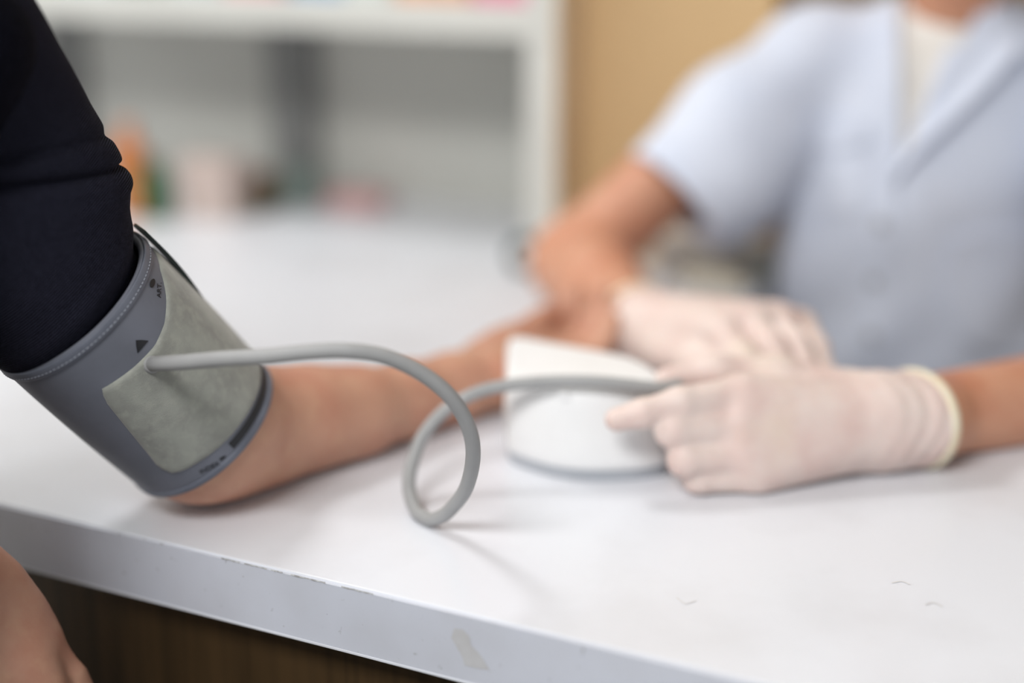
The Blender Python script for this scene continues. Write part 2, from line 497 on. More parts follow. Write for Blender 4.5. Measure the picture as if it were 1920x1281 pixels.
# ------------------------------------------------------------------ setting
BW = 1.10
struct(uvbox('floor', -3.0, 3.2, -2.6, BW + 2.2, -0.04, 0.0, MM('floor'), None, 0))
WB = 0.860                # beige wall beside the recessed shelf; it steps back behind the practitioner
SB0, SB1 = 0.80, 1.04     # front and back of the counter shelf
def on_plane_b(px, py, b):
    d = ray(px, py); q = CAMP - OR
    t = (b - q @ Vd) / (d @ Vd); P = CAMP + d * t
    return toAB(P)[0], P[2]
PA1 = on_plane_b(1040, 200, SB0)[0] + 0.005
bm_w = [(PA1, WB), (0.300, WB), (0.300, 1.42), (3.2, 1.42), (3.2, 1.54), (PA1, 1.54)]
struct(uvbox('wall_left', -1.42, -1.32, -2.6, BW + 2.1, 0.0, 2.705, MM('white_wall'), None, 0))
struct(uvbox('wall_far', -1.32, PA1, BW, BW + 0.1, 0.0, 2.705, MM('white_wall'), None, 0))
struct(uvbox('ceiling', -3.0, 3.2, -2.6, BW + 2.2, 2.705, 2.76, MM('white_wall'), None, 0))

def slab(name, z0, z1, poly, mat, parent, bev=0.0015):
    bm = bmesh.new()
    bt = [bm.verts.new(AB(a, b, z0)) for a, b in poly]; tp = [bm.verts.new(AB(a, b, z1)) for a, b in poly]
    bm.faces.new(bt[::-1]); bm.faces.new(tp)
    n = len(poly)
    for i in range(n):
        bm.faces.new((bt[i], bt[(i + 1) % n], tp[(i + 1) % n], tp[i]))
    if bev: bmesh.ops.bevel(bm, geom=[e for e in bm.edges], offset=bev, segments=2, affect='EDGES', profile=0.7)
    return bmobj(name, bm, mat, parent)
struct(slab('wall_back', 0.0, 2.705, bm_w, MM('beige'), None, 0))

# ------------------------------------------------------------------ counter
TT = 0.045
IA, IB = 0.325, 0.50      # inner corner of the L
counter = thing('counter', 'white laminate L-shaped counter with brown wood front that the arms rest on', 'counter', AB(0, 0.2, 0))
A0, A1 = -1.25, 1.75
slab('worktop', TABLE_Z - TT, TABLE_Z, [(A0, 0.0015), (A1, 0.0015), (A1, IB), (IA, IB), (IA, WB - 0.002), (PA1 - 0.002, WB - 0.002), (PA1 - 0.002, BW - 0.002), (A0, BW - 0.002)], MM('laminate'), counter)
# front edge band, its lower lip and the chips along its top
band = uvbox('edge_band', A0, A1, -0.0008, 0.0015, TABLE_Z - TT, TABLE_Z - 0.0012, MM('edge'), counter, 0.0004)
uvbox('edge_lip', A0, A1, -0.0012, 0.006, TABLE_Z - TT - 0.0016, TABLE_Z - TT, MM('laminate'), counter, 0.0003)
def edge_ab(px, py):
    d = ray(px, py); q = CAMP - OR
    t = (-0.0008 - q @ Vd) / (d @ Vd); P = CAMP + d * t
    return toAB(P)[0], P[2]
rnd = random.Random(8)
for px0, px1 in ((415, 450), (458, 500), (508, 530), (545, 610), (640, 700), (300, 306), (222, 226)):
    a0 = edge_ab(px0, 945 + .237 * px0)[0]; a1 = edge_ab(px1, 945 + .237 * px1)[0]
    V = []; n = 9
    for i in range(n + 1):
        a = a0 + (a1 - a0) * i / n
        hgt = rnd.random() * 0.0007
        V += [AB(a, -0.0009, TABLE_Z - 0.0004), AB(a, -0.0012, TABLE_Z - 0.0008 - hgt)]
    F = [(2 * i, 2 * i + 1, 2 * i + 3, 2 * i + 2) for i in range(n)]
    pydata('edge_chip', V, F, MM('chip'), band)
# torn sticker residue on the front edge
res_px = [(852, 1178), (868, 1180), (880, 1192), (884, 1210), (896, 1222), (908, 1238), (918, 1256), (900, 1254), (872, 1248), (866, 1230), (856, 1212), (846, 1196)]
bm = bmesh.new()
bm.faces.new([bm.verts.new(AB(edge_ab(*p)[0], -0.0011, edge_ab(*p)[1])) for p in res_px])
o = bmobj('sticker_residue', bm, MM('residue'), band); o['label'] = 'pale torn sticker residue'
# faint scuffs on the worktop
def scuff(pts, wdt):
    P = catmull([G(*p, 0.0003) for p in pts], 6); V = []; F = []
    for i, p in enumerate(P):
        t = unit(P[min(i + 1, len(P) - 1)] - P[max(i - 1, 0)]); nrm = np.array([-t[1], t[0], 0])
        V += [p + nrm * wdt, p - nrm * wdt]
        if i: F.append((2 * i - 2, 2 * i - 1, 2 * i + 1, 2 * i))
    pydata('scuff_mark', V, F, MM('scuff'), counter)
paint('scuff', (217, 216, 217), 0.4)
scuff([(1672, 1093), (1690, 1090), (1706, 1096)], 0.0007)
scuff([(1735, 1134), (1750, 1130), (1768, 1138)], 0.0007)
scuff([(1268, 1120), (1285, 1132), (1305, 1126)], 0.0006)
# wooden fronts and sides below
for i in range(5):
    a0 = A0 + 0.02 + i * 0.592
    uvbox('front_panel', a0, a0 + 0.5915, 0.022, 0.040, 0.06, TABLE_Z - TT - 0.0005, MM('wood'), counter, 0.001)
uvbox('plinth', A0 + .02, A1 - .02, 0.06, 0.08, 0.0, 0.07, MM('wood'), counter, 0.001)
uvbox('side_panel', A0, A0 + 0.018, 0.022, BW - 0.03, 0.0, TABLE_Z - TT - 0.0005, MM('wood'), counter, 0.001)
uvbox('side_panel', A1 - 0.018, A1, 0.022, IB - 0.01, 0.0, TABLE_Z - TT - 0.0005, MM('wood'), counter, 0.001)
uvbox('inner_panel', IA - 0.04, IA - 0.022, IB + 0.02, WB - 0.01, 0.0, TABLE_Z - TT - 0.0005, MM('wood'), counter, 0.001)

# ------------------------------------------------------------------ shelf standing on the counter
pa0 = on_plane_b(985, 200, SB0)[0]; pa1 = on_plane_b(1040, 200, SB0)[0]
bz = on_plane_b(980, 74, SB0)[1]
shelf = thing('counter_shelf', 'grey-white open shelf standing at the back of the counter against the wall', 'shelf', AB(-0.5, 0.95, TABLE_Z))
uvbox('shelf_board', -1.2, pa1, SB0, SB1, bz, bz + 0.038, MM('shelf'), shelf)
uvbox('top_board', -1.2, pa1, SB0, SB1, bz + 0.42, bz + 0.45, MM('shelf'), shelf)
uvbox('side_panel', pa0, pa1, SB0 + .001, SB1, TABLE_Z, bz, MM('shelf'), shelf)
uvbox('side_panel', pa0, pa1, SB0 + .001, SB1, bz + 0.038, bz + .42, MM('shelf'), shelf)
uvbox('side_panel', -1.2, -1.16, SB0 + .001, SB1, TABLE_Z, bz, MM('shelf'), shelf)
uvbox('end_trim', pa1, pa1 + 0.004, SB0, SB1, TABLE_Z, bz + .45, MM('cream'), shelf, 0.001)
uvbox('back_panel', -1.2, pa0, SB1 - 0.012, SB1, TABLE_Z, bz, MM('back_panel'), shelf, 0.001)
uvbox('back_panel', -1.2, pa0, SB1 - 0.012, SB1, bz + 0.038, bz + .42, MM('back_panel'), shelf, 0.001)
for x0, x1 in ((505, 585), (95, 150)):
    s0 = on_plane_b(x0, 200, SB1 - 0.035)[0]; s1 = on_plane_b(x1, 200, SB1 - 0.035)[0]
    uvbox('stile', s0, s1, SB1 - 0.035, SB1 - 0.0125, TABLE_Z, bz, MM('stile'), shelf)

# folders lying on the shelf board (only their lower edges show at the top of the photo)
cols = [(330, 420, (190, 200, 205), 'pale grey'), (425, 535, (226, 170, 175), 'pale pink'), (550, 645, (150, 180, 210), 'light blue'),
        (650, 735, (215, 222, 220), 'white'), (745, 880, (232, 172, 135), 'light orange'), (890, 1005, (226, 130, 160), 'magenta pink'), (120, 210, (176, 190, 196), 'grey blue')]
for i, (x0, x1, c, nm) in enumerate(cols):
    bb = SB0 + 0.035
    s0 = on_plane_b(x0, 20, bb)[0]; s1 = on_plane_b(x1, 20, bb)[0]
    m = paint('folder_%d' % i, c)
    t = thing('binder', '%s binder standing on the upper shelf board' % nm, 'binder', AB((s0 + s1) / 2, bb + .07, bz + 0.038), 'binders on the shelf board')
    uvbox('cover', s0, s0 + .003, bb, bb + 0.125, bz + .038, bz + .30, m.m, t, 0.0008)
    uvbox('cover', s1 - .003, s1, bb, bb + 0.125, bz + .038, bz + .30, m.m, t, 0.0008)
    uvbox('spine', s0, s1, bb - .003, bb, bz + .038, bz + .30, m.m, t, 0.0008)
    uvbox('paper_block', s0 + .006, s1 - .006, bb + .002, bb + .12, bz + .042, bz + .29, MM('under'), t, 0.0008)

# ------------------------------------------------------------------ blurred things on the counter in front of the shelf
def lathe(prof, c, seg=24):
    V, F = [], []
    for r, z in prof:
        for k in range(seg):
            t = 2 * math.pi * k / seg
            V.append((c[0] + r * math.cos(t), c[1] + r * math.sin(t), c[2] + z))
    n = len(prof)
    for i in range(n - 1):
        for k in range(seg):
            k2 = (k + 1) % seg
            F.append((i * seg + k, i * seg + k2, (i + 1) * seg + k2, (i + 1) * seg + k))
    F.append(tuple(range(seg))[::-1]); F.append(tuple((n - 1) * seg + k for k in range(seg)))
    return V, F
def bottle(px, py, r, h, body_c, cap_c, label_c, lab):
    c = G(px, py)
    c = c + unit([c[0], c[1], 0]) * r
    t = thing('bottle', lab, 'bottle', c, 'bottles by the shelf')
    key = '%d_%d' % (px, py)
    V, F = lathe([(r * .94, 0), (r, .004), (r, h * .68), (r * .9, h * .76), (r * .42, h * .84), (r * .40, h * .88)], c)
    pydata('bottle_body', V, F, paint('bottle_' + key, body_c, 0.35).m, t, True)
    V, F = lathe([(r * .46, h * .875), (r * .48, h * .88), (r * .48, h * .99), (r * .44, h)], c)
    pydata('cap', V, F, paint('cap_' + key, cap_c, 0.4).m, t, False)
    V, F = lathe([(r * 1.012, h * .15), (r * 1.02, h * .16), (r * 1.02, h * .6), (r * 1.012, h * .61)], c)
    pydata('paper_label', V, F, paint('lab_' + key, label_c, 0.6).m, t, False)
bottle(252, 412, 0.022, 0.125, (206, 122, 56), (205, 135, 95), (206, 130, 70), 'orange bottle beside the dark sleeve, in front of the shelf')
bottle(298, 416, 0.020, 0.082, (52, 96, 62), (110, 115, 100), (50, 92, 58), 'dark green bottle standing right of the orange bottle')
def carton(px, py, wd_, dp, h, c, lab, rot=0.0, lid=None):
    g = G(px, py); a, b = toAB(g)
    t = thing('carton', lab, 'box', AB(a, b + dp / 2, TABLE_Z), 'small cartons by the shelf')
    key = 'carton_%d' % px
    m = paint(key, c, 0.6)
    def bx(nm, x0, x1, y0, y1, z0, z1, mat):
        bm = bmesh.new(); bevel_box_bm(bm, (x0, y0, z0), (x1, y1, z1), 0.0012)
        cr, sr = math.cos(rot), math.sin(rot)
        for v in bm.verts:
            x, y = v.co.x, v.co.y
            v.co = Vector(AB(a + x * cr - y * sr, b + dp / 2 + x * sr + y * cr, v.co.z))
        bmobj(nm, bm, mat, t)
    bx('box_body', -wd_ / 2, wd_ / 2, -dp / 2, dp / 2, TABLE_Z, TABLE_Z + h * .82, m.m)
    bx('box_lid', -wd_ / 2 - .0015, wd_ / 2 + .0015, -dp / 2 - .0015, dp / 2 + .0015, TABLE_Z + h * .82, TABLE_Z + h, (paint(key + 'lid', lid, 0.6) if lid else m).m)
carton(385, 412, 0.075, 0.05, 0.078, (202, 184, 176), 'pinkish beige carton between the green bottle and the olive box', 0.1)
carton(465, 400, 0.045, 0.04, 0.052, (96, 88, 62), 'small olive brown box right of the beige carton', -0.2, (150, 120, 110))
carton(545, 388, 0.060, 0.04, 0.050, (128, 142, 136), 'grey green box standing before the shelf stile', 0.0)
carton(655, 394, 0.075, 0.05, 0.020, (216, 170, 168), 'flat pale red box lying right of the grey green box', 0.15)
# clutter seen under the practitioner's arm
carton(1275, 520, 0.07, 0.05, 0.045, (232, 229, 223), 'light grey box behind the right gloved wrist', 0.4)
carton(1335, 545, 0.07, 0.05, 0.026, (204, 196, 178), 'low olive grey box in front of the light grey box', -0.1, (170, 166, 158))
carton(1395, 530, 0.05, 0.045, 0.040, (200, 208, 200), 'grey green carton below the sleeve hem', 0.2, (196, 194, 188))
# dark teal roll behind the practitioner's elbow
c = G(985, 520); c = c + np.array([0, 0.02, 0])
t = thing('tape_roll', 'small dark teal tape roll standing just behind the bare elbow', 'tape roll', c)
def ring_xz(ri, ro, w_, c, zc_):
    V, F = [], []
    seg = 28
    for (r, y) in ((ri, -w_), (ro, -w_), (ro, w_), (ri, w_)):
        for k in range(seg):
            tt = 2 * math.pi * k / seg
            V.append((c[0] + r * math.cos(tt), c[1] + y, zc_ + r * math.sin(tt)))
    for i in range(4):
        for k in range(seg):
            k2 = (k + 1) % seg; j = (i + 1) % 4
            F.append((i * seg + k, i * seg + k2, j * seg + k2, j * seg + k))
    return V, F
V, F = ring_xz(0.0145, 0.021, 0.009, c, TABLE_Z + .021); pydata('tape', V, F, paint('teal', (70, 92, 96)).m, t); 
V, F = ring_xz(0.0125, 0.0145, 0.0092, c, TABLE_Z + .021); pydata('core', V, F, paint('core', (150, 120, 90)).m, t)

# ------------------------------------------------------------------ blood pressure cuff on the upper arm
C0 = W(131, 563, 0.908); C1 = W(380, 799, 0.988)
AX = C1 - C0; CL = np.linalg.norm(AX); AXn = AX / CL
R0, R1 = 0.0598, 0.0588
E1 = unit(np.cross(AXn, FWD)); E2 = np.cross(AXn, E1)      # E2 points to/away camera
if E2 @ FWD > 0: E2 = -E2; E1 = -E1
def crad(s): return R0 + (R1 - R0) * s + 0.0012 * np.sin(np.pi * np.clip(s, 0, 1))
def csurf(s, ph, off=0.0):
    r = crad(s) + off
    return C0 + AX * s + r * (E2 * math.cos(ph) + E1 * math.sin(ph))
def f_cuff(p):
    q = p - C0; s = (q @ AXn) / CL
    return np.linalg.norm(q - np.outer(q @ AXn, AXn), axis=1) - crad(s)
def cuff_hit(px, py):
    p, n = march(f_cuff, px, py, 0.5, 1.5)
    q = p - C0
    s = (q @ AXn) / CL
    return s, np.arctan2(q @ E1, q @ E2)
cuff = thing('blood_pressure_cuff', 'grey blood pressure cuff wrapped around the upper arm with its air hose', 'cuff', C1 * np.array([1, 1, 0]) + np.array([0, 0, TABLE_Z]))
rings = []; N = 96
prof = [(0.012, -.0060), (0.0, -.0050), (-0.008, -.0025), (0.0, -.0006), (0.012, 0)] + [(0.05 + .9 * i / 12, 0) for i in range(13)] + [(0.988, 0), (1.0, -.0006), (1.008, -.0025), (1.0, -.0050), (0.988, -.0060), (0.5, -.006), (0.012, -.006)]
for s, off in prof:
    rings.append([csurf(s, 2 * math.pi * k / N, off) for k in range(N)])
V, F = loft(rings, False)
body_c = pydata('cuff_sleeve', V, F, MM('cuff'), cuff, True)
def strip(name, s0, s1, off, mat, parent, p0=0, p1=2 * math.pi, thick=0.0012):
    n = 96; V = []; F = []
    pr = [(s0, -0.0005), (s0, thick * .6), (s0 + (s1 - s0) * .12, thick), (s1 - (s1 - s0) * .12, thick), (s1, thick * .6), (s1, -0.0005)]
    for k in range(n + 1):
        ph = p0 + (p1 - p0) * k / n
        for s, o_ in pr: V.append(csurf(s, ph, off + o_))
    m_ = len(pr)
    for k in range(n):
        for i in range(m_):
            j = (i + 1) % m_
            F.append((k * m_ + i, k * m_ + j, (k + 1) * m_ + j, (k + 1) * m_ + i))
    o_ = pydata(name, V, F, mat, parent, True); fix_normals(o_); return o_
tb = strip('top_binding', -0.004, 0.050, 0.0, MM('binding'), cuff)
strip('bottom_binding', 0.968, 1.004, 0.0, MM('binding'), cuff, thick=0.0010)
# stitching along the top binding
V, F = [], []
ns = 120
for k in range(ns):
    p0 = 2 * math.pi * k / ns; p1 = p0 + 2 * math.pi / ns * 0.62
    b = len(V)
    for ph in (p0, p1):
        for s, of in ((0.0275, .0011), (0.0300, .0017), (0.0325, .0011)): V.append(csurf(s, ph, of))
    F += [(b, b + 1, b + 4, b + 3), (b + 1, b + 2, b + 5, b + 4)]
st = pydata('stitching', V, F, MM('thread'), tb); st['kind'] = 'stuff'
# patches printed or sewn on, outlined in the picture and laid on the cuff's round surface
def cuff_patch(name, poly, off, thick, mat, parent, step=6):
    bm = inpoly_grid(poly, step)
    bm.verts.ensure_lookup_table(); bm.verts.index_update()
    c = np.array([v.co[:2] for v in bm.verts])
    return cuff_from_flat(name, bm, *cuff_hit(c[:, 0], c[:, 1]), off, thick, mat, parent)
def cuff_from_flat(name, bm, s, ph, off, thick, mat, parent):
    N_ = len(s)
    top = [csurf(s[i], ph[i], off + thick) for i in range(N_)]; bot = [csurf(s[i], ph[i], off) for i in range(N_)]
    faces = [[v.index for v in fc.verts] for fc in bm.faces]
    bnd = [(e.verts[0].index, e.verts[1].index) for e in bm.edges if len(e.link_faces) == 1]
    bm.free()
    F = [tuple(q) for q in faces] + [tuple(i + N_ for i in q[::-1]) for q in faces] + [(a, b_, b_ + N_, a + N_) for a, b_ in bnd]
    o_ = pydata(name, top + bot, F, mat, parent); fix_normals(o_)
    return o_
# loop-fabric panel, outline in the cuff's unrolled (length, angle) coordinates
def loop_panel():
    nx, nt = 60, 30
    def top(ph): return np.interp(ph, [-.26, -.22, .2, .5, .75, 1.0, 1.3, 1.7, 2.6], [.262, .242, .256, .260, .236, .186, .108, .08, .08])
    def bot(ph): return np.interp(ph, [-.48, -.42, -.3, 0, .4, 1.0, 1.5, 2.6], [.80, .85, .868, .882, .892, .90, .905, .905])
    def left(t): return np.interp(t, [0, .03, .1, .5, .9, .97, 1.0], [-.20, -.245, -.285, -.37, -.455, -.45, -.40])
    top_, bot_ = [], []
    for i in range(nt + 1):
        t = i / nt
        L = left(t)
        for k in range(nx + 1):
            ph = L + (2.5 - L) * k / nx
            s = top(ph) + (bot(ph) - top(ph)) * t
            edge = min(k / 1.5, i / 0.8, (nt - i) / 0.8, 1)
            top_.append(csurf(s, ph, 0.0004 + 0.0010 * edge)); bot_.append(csurf(s, ph, -0.0004))
    n = nx + 1; T = n * (nt + 1); F = []
    for i in range(nt):
        for k in range(nx):
            q = (i * n + k, i * n + k + 1, (i + 1) * n + k + 1, (i + 1) * n + k)
            F += [q, tuple(x + T for x in q[::-1])]
    bnd = [k for k in range(nx)] 
    for k in range(nx):
        F += [(k, k + 1, k + 1 + T, k + T), (nt * n + k, nt * n + k + 1, nt * n + k + 1 + T, nt * n + k + T)]
    for i in range(nt):
        F += [(i * n, (i + 1) * n, (i + 1) * n + T, i * n + T), (i * n + nx, (i + 1) * n + nx, (i + 1) * n + nx + T, i * n + nx + T)]
    o_ = pydata('loop_fabric_panel', top_ + bot_, F, MM('loop'), cuff, True); fix_normals(o_)
    o_['label'] = 'felt-like grey loop fabric panel'
loop_panel()
# printed marks
cuff_patch('arrow_mark', [(253, 638), (256, 636.5), (265, 637.5), (275, 637), (278, 638.5), (272, 646), (264, 655), (258, 662), (256, 663), (255.5, 655), (254.5, 646)], .0002, .0002, MM('ink'), cuff, 4)
cuff_patch('dot_mark', [(285.2 + 4.6 * math.cos(t) - 1.6 * math.sin(t), 531.5 + 8.6 * math.sin(t) * .98 - .2 * math.cos(t)) for t in np.linspace(0, 2 * math.pi, 20)[:-1]], .0003, .0002, MM('ink'), cuff, 3)
def cuff_text(body, name, org, ex, ey, off):
    cu = bpy.data.curves.new('txt', 'FONT'); cu.body = body; cu.size = 1.0
    ob = bpy.data.objects.new('txt', cu); COL.objects.link(ob)
    dg = bpy.context.evaluated_depsgraph_get(); me = bpy.data.meshes.new_from_object(ob.evaluated_get(dg))
    bpy.data.objects.remove(ob)
    bm = bmesh.new(); bm.from_mesh(me); bm.verts.ensure_lookup_table(); bm.verts.index_update()
    c = np.array([np.array(org) + v.co.x * np.array(ex) + v.co.y * np.array(ey) for v in bm.verts])
    return cuff_from_flat(name, bm, *cuff_hit(c[:, 0], c[:, 1]), off, .0002, MM('ink'), cuff)
cuff_text('ART.', 'printed_letters', (301, 559), (0.6, -14.0), (-11.0, -1.5), .0002)
cuff_text('INDEX', 'printed_letters', (376, 889), (12.0, -6.0), (-5.0, -9.5), .0002)
def band_mark(name, p0, p1, s0, s1):
    n = 40; V = []; F = []
    for k in range(n + 1):
        ph = p0 + (p1 - p0) * k / n
        V += [csurf(s0, ph, .0004), csurf(s1, ph, .0004)]
        if k: F.append((2 * k - 2, 2 * k - 1, 2 * k + 1, 2 * k))
    o_ = pydata(name, V, F, MM('ink'), cuff, True); fix_normals(o_); return o_
band_mark('range_bar', 0.29, 2.4, 0.912, 0.955)
cuff_patch('hand_mark', [(411, 861), (412, 858), (417, 856), (421, 853), (423, 855), (422, 859), (418, 861), (414, 865)], .0003, .0002, MM('ink'), cuff, 3)
# loose outer flap of the wrap showing past the back of the cuff
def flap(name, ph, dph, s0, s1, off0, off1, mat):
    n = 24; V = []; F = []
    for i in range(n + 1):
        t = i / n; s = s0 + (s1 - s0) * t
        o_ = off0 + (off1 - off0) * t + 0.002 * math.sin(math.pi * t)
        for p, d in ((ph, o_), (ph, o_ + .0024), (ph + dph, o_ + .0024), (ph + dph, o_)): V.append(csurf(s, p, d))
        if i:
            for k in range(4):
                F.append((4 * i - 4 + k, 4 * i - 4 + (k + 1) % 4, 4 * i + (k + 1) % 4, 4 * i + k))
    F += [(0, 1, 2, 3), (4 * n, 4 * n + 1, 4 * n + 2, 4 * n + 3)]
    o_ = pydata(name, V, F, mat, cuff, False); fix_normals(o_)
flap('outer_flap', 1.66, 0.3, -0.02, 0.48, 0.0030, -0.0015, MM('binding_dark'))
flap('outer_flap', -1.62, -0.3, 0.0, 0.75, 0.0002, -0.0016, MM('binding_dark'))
# air hose
HOSE = [(283, 683, .895), (300, 682, .866), (350, 679, .852), (420, 673, .842), (500, 668, .836), (580, 660, .832), (650, 658, .832), (720, 668, .838), (790, 700, .848),
        (845, 745, .858), (878, 800, .872), (887, 855, .890), (874, 915, .918), (845, 955, .944), (824, 970, .955), (803, 974, .9645), (783, 962, .9745), (770, 932, .988), (767, 900, .998), (775, 862, 1.007), (795, 815, 1.014),
        (835, 770, 1.020), (890, 738, 1.024), (950, 723, 1.026), (1030, 716, 1.024), (1110, 716, 1.020), (1180, 722, 1.020), (1235, 728, 1.024), (1275, 722, 1.034)]
tube('air_hose', [W(*p) for p in HOSE], 0.0048, MM('hose'), cuff, 20, 10, True, TABLE_Z + .0049)['label'] = 'smooth grey rubber air hose with one loop'
p_, n_ = march(f_cuff, 284, 683, .5, 1.5)
tube('hose_port', [p_[0] - n_[0] * .002, p_[0] + n_[0] * .002, p_[0] + n_[0] * .004], [.0062, .0056, .0046], MM('hose'), cuff, 20, 4)

# ------------------------------------------------------------------ blood pressure monitor
HM = 0.068
front_b = [G(*p) for p in ((948, 861), (975, 878), (1040, 897), (1110, 905), (1190, 903), (1245, 894), (1258, 884))]
top_px = [(950, 706), (978, 716), (1045, 728), (1110, 733), (1180, 731), (1228, 722), (1240, 706), (1225, 688), (1180, 668), (1100, 652), (1020, 638), (975, 629), (955, 629), (949, 640), (947, 670)]
top_w = [G(*p, HM) for p in top_px]
base_w = front_b + [front_b[-1] * .35 + .65 * (top_w[6] * np.array([1, 1, 0]) + np.array([0, 0, TABLE_Z])) + np.array([.006, .008, 0])]
for q in top_w[7:]:
    base_w.append(np.array([q[0] + .002, q[1] + .004, TABLE_Z]))
def closed(P, n=8):
    P = np.array(P); m = len(P); out = []
    for i in range(m):
        p0, p1, p2, p3 = P[i - 1], P[i], P[(i + 1) % m], P[(i + 2) % m]
        for k in range(n):
            t = k / n
            out.append(0.5 * (2 * p1 + (p2 - p0) * t + (2 * p0 - 5 * p1 + 4 * p2 - p3) * t * t + (3 * p1 - p0 - 3 * p2 + p3) * t ** 3))
    return np.array(out)
def resample(P, n):
    Q = np.vstack([P, P[:1]]); L = np.concatenate([[0], np.cumsum(np.linalg.norm(np.diff(Q, axis=0), axis=1))])
    return np.array([[np.interp(x, L, Q[:, k]) for k in range(3)] for x in np.linspace(0, L[-1], n + 1)[:-1]])
TB = closed(base_w[:len(base_w)]); TP = closed(top_w)
cB, cT = TB.mean(0), TP.mean(0)
def by_angle(P, c, n=96):
    ang = np.unwrap(np.arctan2(P[:, 1] - c[1], P[:, 0] - c[0]))
    if ang[-1] < ang[0]: P = P[::-1]; ang = ang[::-1]
    o_ = np.argsort(ang); P = P[o_]; ang = ang[o_]
    a = np.linspace(-math.pi, math.pi, n + 1)[:-1]
    A3 = np.concatenate([ang - 2 * math.pi, ang, ang + 2 * math.pi]); P3 = np.vstack([P, P, P])
    return np.stack([np.interp(a, A3, P3[:, k]) for k in range(3)], -1)
BA = by_angle(TB, cB); TA = by_angle(TP, cT)
mon = thing('blood_pressure_monitor', 'white rounded blood pressure monitor on the counter beside the gloved hands', 'monitor', (cB[0], cB[1], TABLE_Z))
rings = []
def mix(t, z, sc=1.0):
    P = BA * (1 - t) + TA * t
    c = cB * (1 - t) + cT * t
    P = c + (P - c) * sc
    P[:, 2] = TABLE_Z + z
    return P
for t, z, sc in ((0, .009, .985), (0, .010, 1.0), (.1, .016, 1.012), (.4, .034, 1.012), (.75, .054, 1.0), (.9, .0625, .99), (.97, .0665, .965), (1, HM, .93), (1, HM + .0006, .85), (1, HM + .001, .5), (1, HM + .001, .05)):
    rings.append(mix(t, z, sc))
V, F = loft(rings); o = pydata('monitor_shell', V, F, MM('plastic'), mon, True); fix_normals(o)
rings = [mix(0, 0.0, .95), mix(0, 0.001, .965), mix(0, .008, .975), mix(0, .0095, .97)]
V, F = loft(rings); o = pydata('base_plate', V, F, MM('plastic_grey'), mon, False); fix_normals(o)
# small port nub under the hose, and the display on the side turned to the practitioner
def disc(name, c, n, r, h, mat, parent, seg=20):
    n = unit(n); a = unit(np.cross(n, [0.1, 0.3, 1])); b = np.cross(n, a)
    V = []
    for rr, hh in ((r, -.002), (r, h * .7), (r * .8, h)):
        V += [c + n * hh + rr * (a * math.cos(2 * math.pi * k / seg) + b * math.sin(2 * math.pi * k / seg)) for k in range(seg)]
    F = [(i * seg + k, i * seg + (k + 1) % seg, (i + 1) * seg + (k + 1) % seg, (i + 1) * seg + k) for i in range(2) for k in range(seg)]
    F += [tuple(range(seg))[::-1], tuple(2 * seg + k for k in range(seg))]
    o_ = pydata(name, V, F, mat, parent); fix_normals(o_); return o_
def shell_pt(px, py):
    best = None
    for me_r in (mix(.4, .034, 1.012), mix(.75, .054, 1.0), mix(.9, .0625, .99)):
        for p in me_r:
            x, y, z = PX(p)
            d = (x - px) ** 2 + (y - py) ** 2
            if best is None or d < best[0]: best = (d, p)
    return best[1]
pp_ = shell_pt(1060, 742)
disc('dc_port', pp_, pp_ - np.array([cB[0], cB[1], pp_[2]]), .0045, .0018, MM('plastic'), mon)
k0 = int(96 * (0.62)); sc_pts = [mix(t, z, 1.016)[k] for t, z in ((.35, .032), (.8, .056)) for k in (k0, k0 + 9)]
pydata('display', [sc_pts[0], sc_pts[1], sc_pts[3], sc_pts[2]], [(0, 1, 2, 3)], MM('screen'), mon)

# ------------------------------------------------------------------ people: shared builders
Zv = np.array([0, 0, 1.0])
def hand_prims(wr, fwd, dor, thumb, r=1.0, curl=(12, 30, 30), spread=0.0, thumb_out=0.5, tcurl=0.0):
    """palm, four jointed fingers of unequal length and a thumb; dor = back-of-hand direction"""
    fwd = unit(fwd); dor = unit(dor - fwd * (dor @ fwd)); th = unit(thumb - fwd * (thumb @ fwd) - dor * (thumb @ dor))
    P = []
    data = [(.092, .030, .074, .0095), (.096, .0095, .083, .0098), (.091, -.011, .077, .0093), (.083, -.030, .060, .0082)]
    k1, k2, k3 = [math.radians(c) for c in curl]
    for i, (ln, lat, fl, fr) in enumerate(data):
        mcp = wr + fwd * ln + th * lat + dor * (.004 if i in (1, 2) else 0)
        P.append(('c', .022, (wr + th * lat * .45 + fwd * .008, mcp, .0155 * r, .0125 * r)))
        d1 = unit(fwd + th * (lat * spread * 6)); a = 0; p = mcp
        rr = [fr * 1.12, fr, fr * .94, fr * .8]
        for q, (kk, f_) in enumerate(zip((k1, k2, k3), (.46, .30, .24))):
            a += kk
            nx = p + (d1 * math.cos(a) - dor * math.sin(a)) * fl * f_
            P.append(('c', .006, (p, nx, rr[q] * r, rr[q + 1] * r)))
            p = nx
    t0 = wr + fwd * .022 + th * .022 - dor * .006
    d = unit(fwd + th * thumb_out - dor * (.25 + tcurl))
    t1 = t0 + d * .042; t2 = t1 + unit(d + fwd * .25) * .034; t3 = t2 + unit(d + fwd * .5 - dor * .1) * .026
    P += [('c', .02, (wr + fwd * .01 + th * .012, t0, .017 * r, .0155 * r)), ('c', .015, (t0, t1, .0155 * r, .0115 * r)), ('c', .006, (t1, t2, .0115 * r, .0105 * r)), ('c', .004, (t2, t3, .0105 * r, .008 * r))]
    P.append(('c', .025, (t1 * .6 + t0 * .4, wr + fwd * .075 + th * .024, .010 * r, .010 * r)))
    return P
